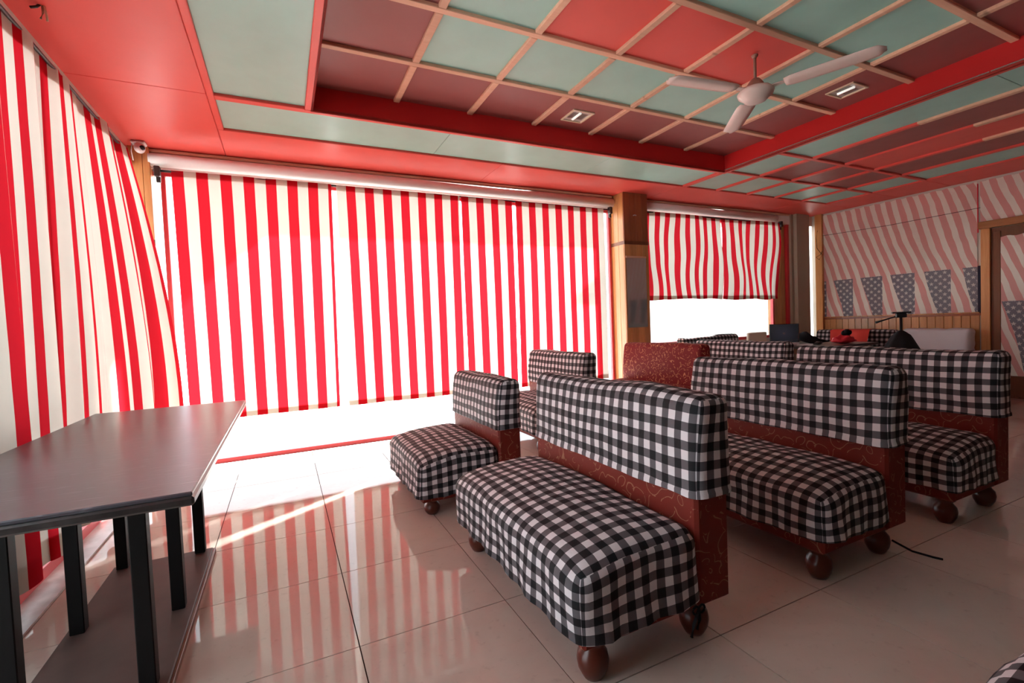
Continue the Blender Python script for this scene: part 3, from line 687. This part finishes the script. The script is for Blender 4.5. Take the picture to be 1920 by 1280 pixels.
# ------------------------------------------------------------------ pillar mirror
mr = empty('mirror', (3.975, 1.214, 1.08)); tag(mr, 'tall narrow mirror fixed to the pine pillar', 'mirror')
box('glass', (-0.160, -0.006, 0.0), (0.165, 0.004, 0.90), 'mirror', mr); box('top_strip', (-0.165, -0.010, 0.90), (0.17, 0.004, 0.925), 'batten', mr, 0.003)
hk = tube('wall_hook', [(3.96, 1.22, 2.53), (3.96, 1.195, 2.53), (3.985, 1.19, 2.525)], 0.006, 'silver'); tag(hk, 'small metal hook on the dark upper pillar boards', 'hook')

# ------------------------------------------------------------------ CCTV camera, ceiling wires
cc = empty('security_camera', (-1.19, 1.28, Z1)); tag(cc, 'white dome security camera at the ceiling corner over the post', 'camera')
box('mount_plate', (-0.055, -0.04, -0.025), (0.045, 0.05, 0.0), 'plastic', cc, 0.008)
bm = bmesh.new(); bmesh.ops.create_uvsphere(bm, u_segments=20, v_segments=12, radius=0.042); 
for v in bm.verts: v.co = Vector((v.co.x*0.95, v.co.y*1.15, v.co.z*1.05-0.05))
from_bm('housing', bm, 'plastic', cc, True)
lens = lathe('lens', [(0.020, 0.012), (0.020, 0.0), (0.012, -0.004)], 'blackplastic', cc, 16); lens.location = (0.024, -0.036, -0.062); lens.rotation_euler = (math.radians(-50), math.radians(-28), 0)
tube('cable', [(-0.05, 0.0, -0.02), (-0.062, 0.02, -0.08), (-0.06, 0.06, -0.14)], 0.004, 'plastic', cc, 6)
wi = empty('wire_pair', (-1.17, -0.53, Z1)); tag(wi, 'pair of bare wire ends sticking out of the red ceiling', 'wires')
tube('wire', [(0, 0, 0.01), (0.0, 0.005, -0.03), (-0.012, 0.01, -0.06)], 0.005, 'lightwood', wi, 6); tube('wire', [(0.005, 0, 0.01), (0.012, 0.005, -0.03), (0.012, 0.012, -0.065)], 0.005, 'lightwood', wi, 6)
tube('wire', [(-0.002, 0, 0.01), (-0.02, -0.004, -0.012), (-0.045, 0.0, -0.018)], 0.006, 'iron', wi, 6)

# ------------------------------------------------------------------ far table with laptop and clothes
ZT = 0.785
ft = empty('side_table', (5.80, 0.25, 0)); tag(ft, 'dark-topped table with pale legs in front of the far wall sofa', 'table')
box('table_top', (-0.52, -0.60, ZT-0.03), (0.62, 0.33, ZT), 'darktop', ft, 0.004)
box('apron', (-0.46, -0.54, ZT-0.10), (0.56, 0.28, ZT-0.03), 'door', ft)
for lx in (-0.44, 0.52):
    for ly in (-0.52, 0.25): box('leg', (lx-0.025, ly-0.025, 0), (lx+0.025, ly+0.025, ZT-0.03), 'lightwood', ft, 0.003)
lp = empty('laptop', (5.66, 0.36, ZT), math.radians(-57)); tag(lp, 'open black laptop with a dark blue screen on the far table', 'laptop')
box('keyboard_base', (-0.168, -0.23, 0.0), (0.168, 0.0, 0.022), 'silver', lp, 0.004); box('lid', (-0.168, 0.0, 0.022), (0.168, 0.014, 0.262), 'blackplastic', lp, 0.004)
me = bpy.data.meshes.new('screen'); me.from_pydata([(-0.158, -0.001, 0.035), (0.158, -0.001, 0.035), (0.158, -0.001, 0.252), (-0.158, -0.001, 0.252)], [], [(0, 1, 2, 3)])
ul = me.uv_layers.new(name='UVMap')
for lpz, uv in zip(range(4), ((0, 0), (1, 0), (1, 1), (0, 1))): ul.data[lpz].uv = uv
link('screen', me, 'screen', lp)
def lump(name, label, cat, loc, size, m, sd, shape=None, parent=None, n=24):
    bm = bmesh.new(); bmesh.ops.create_uvsphere(bm, u_segments=n, v_segments=n//2, radius=1.0)
    for v in bm.verts:
        p = v.co.copy(); k = 1+0.35*N3(p.x*1.6+sd, p.y*1.6, p.z*1.6)+0.12*N3(p.x*4, p.y*4+sd, p.z*4)
        q = Vector((p.x*size[0]*k, p.y*size[1]*k, (p.z*0.5+0.5)*size[2]*(1+0.5*N3(p.x*2+sd, p.y*2, 1))))
        if shape: q = shape(q, p)
        v.co = Vector((q.x, q.y, max(0.0, q.z)))
    o = from_bm(name, bm, m, parent, True)
    if parent is None: o.location = loc; tag(o, label, cat)
    return o
def wedge(q, p):
    q.z *= 0.35+0.9*max(0, -p.x+0.35); return q
jk = lump('jacket', 'crumpled black jacket lying on the far table beside the laptop', 'jacket', (5.90, 0.14, ZT), (0.15, 0.10, 0.15), 'blackcloth', 2.0, wedge); jk.rotation_euler = (0, 0, math.radians(-45))
rb = lump('red_bag', 'crumpled bright red bag on the far table', 'bag', (6.04, -0.15, ZT), (0.13, 0.09, 0.085), 'pinkcloth', 6.0); rb.rotation_euler = (0, 0, math.radians(-50))
bk = lump('cap', 'small black cap on top of the bright red bag', 'cap', (6.07, -0.17, ZT+0.09), (0.06, 0.05, 0.075), 'blackcloth', 8.0)
pp = box('paper_sheet', (-0.12, -0.08, 0.0), (0.12, 0.08, 0.004), 'paper'); pp.location = (5.60, 0.05, ZT); pp.rotation_euler = (0, 0, 0.5); tag(pp, 'white papers on the far table in front of the jacket', 'paper')
ms = lump('mouse', 'small black computer mouse on the far table', 'mouse', (5.66, -0.08, ZT+0.005), (0.05, 0.032, 0.035), 'blackplastic', 1.0)
# red cloth draped over the back of the far wall sofa
rc = empty('draped_cloth', (7.76, 0.56, 0.42)); tag(rc, 'orange-red cloth draped over the far wall gingham sofa', 'cloth')
def rcf(a, b):
    y = 0.27-a*0.54; w = 0.012*math.sin(a*9+1)+0.01*N3(a*4, b*3, 2)
    if b < 0.75: k = b/0.75; x = -0.30+0.0*k+(-0.02); z = 0.02+k*0.445; x = -0.315+0.03*k*k; y += (1-k)*0.10*(a-0.2)
    else: k = (b-0.75)/0.25; x = -0.285+k*0.25; z = 0.475+0.012*math.sin(k*3.1)
    return (x-w, y, z), (a, b)
sheet('cloth', 20, 20, rcf, 'redcloth', rc)
# beige chair by the short-curtained window
bc = empty('chair', (6.05, 0.85, 0)); tag(bc, 'beige vinyl chair back showing between sofa and laptop', 'chair')
softbox('seat', (-0.2, -0.22, 0.38), (0.2, 0.2, 0.45), 0.03, 'beige', bc, 0.08, bottom=True); softbox('backrest', (-0.2, 0.17, 0.50), (0.2, 0.22, 0.925), 0.022, 'beige', bc, 0.08, bottom=True)
for lx in (-0.17, 0.17):
    for ly in (-0.18, 0.185): tube('leg', [(lx, ly, 0), (lx, ly, 0.52 if ly > 0 else 0.39)], 0.014, 'iron', bc)
# tripod with a black coat over it
TPX, TPY = 6.30, -0.64
tpd = empty('tripod', (TPX, TPY, 0)); tag(tpd, 'black camera tripod with pan handle standing behind the front sofas', 'tripod')
tube('centre_column', [(0, 0, 0.55), (0, 0, 1.10)], 0.016, 'blackplastic', tpd)
for k in range(3):
    a = k*2.094+0.4; tube('leg', [(0.03*math.cos(a), 0.03*math.sin(a), 0.9), (0.38*math.cos(a), 0.38*math.sin(a), 0.0)], [0.016, 0.011], 'blackplastic', tpd)
hd = box('head', (-0.035, -0.05, 1.08), (0.035, 0.05, 1.13), 'blackplastic', tpd, 0.008); hd.rotation_euler = (0, 0, math.radians(32))
pl = box('camera_plate', (-0.055, -0.085, 1.13), (0.055, 0.085, 1.147), 'blackplastic', tpd, 0.004); pl.rotation_euler = (0, 0, math.radians(32))
tube('pan_handle', [(0, 0.03, 1.10), (-0.10, 0.13, 1.055), (-0.155, 0.185, 1.03)], [0.007, 0.008, 0.014], 'blackplastic', tpd)
def coat(a, b):
    th = a*2*math.pi; k = 1-b; r = 0.05+0.26*k**0.85; f = 1+0.10*math.sin(th*7+k*2)*k+0.06*N3(math.cos(th)*2, math.sin(th)*2, k*3)
    return (r*f*math.cos(th), r*f*math.sin(th), 0.93-0.55*k+(0.0 if k > 0.1 else -0.03*(0.1-k)*0)), (a, b)
ct = empty('coat', (TPX, TPY, 0)); tag(ct, 'black coat hung over the tripod below its head', 'coat')
def coat2(a, b):
    p, uv = coat(a, b); p = list(p)
    if b > 0.9: s = (1-b)/0.1; q = 0.018/max(0.02, math.hypot(p[0], p[1])); p[0] *= q+(1-q)*math.sqrt(s); p[1] *= q+(1-q)*math.sqrt(s)
    return tuple(p), uv
sheet('cloth', 48, 30, coat2, 'blackcloth', ct)
# cord lying by the second front sofa's rear foot
fc = tube('floor_string', [(2.44, -2.36, 0.045), (2.47, -2.43, 0.012), (2.50, -2.50, 0.005), (2.515, -2.53, 0.004)], 0.005, 'blackcloth', seg=6); tag(fc, 'black tie string on the tiles beside a front sofa foot', 'string')
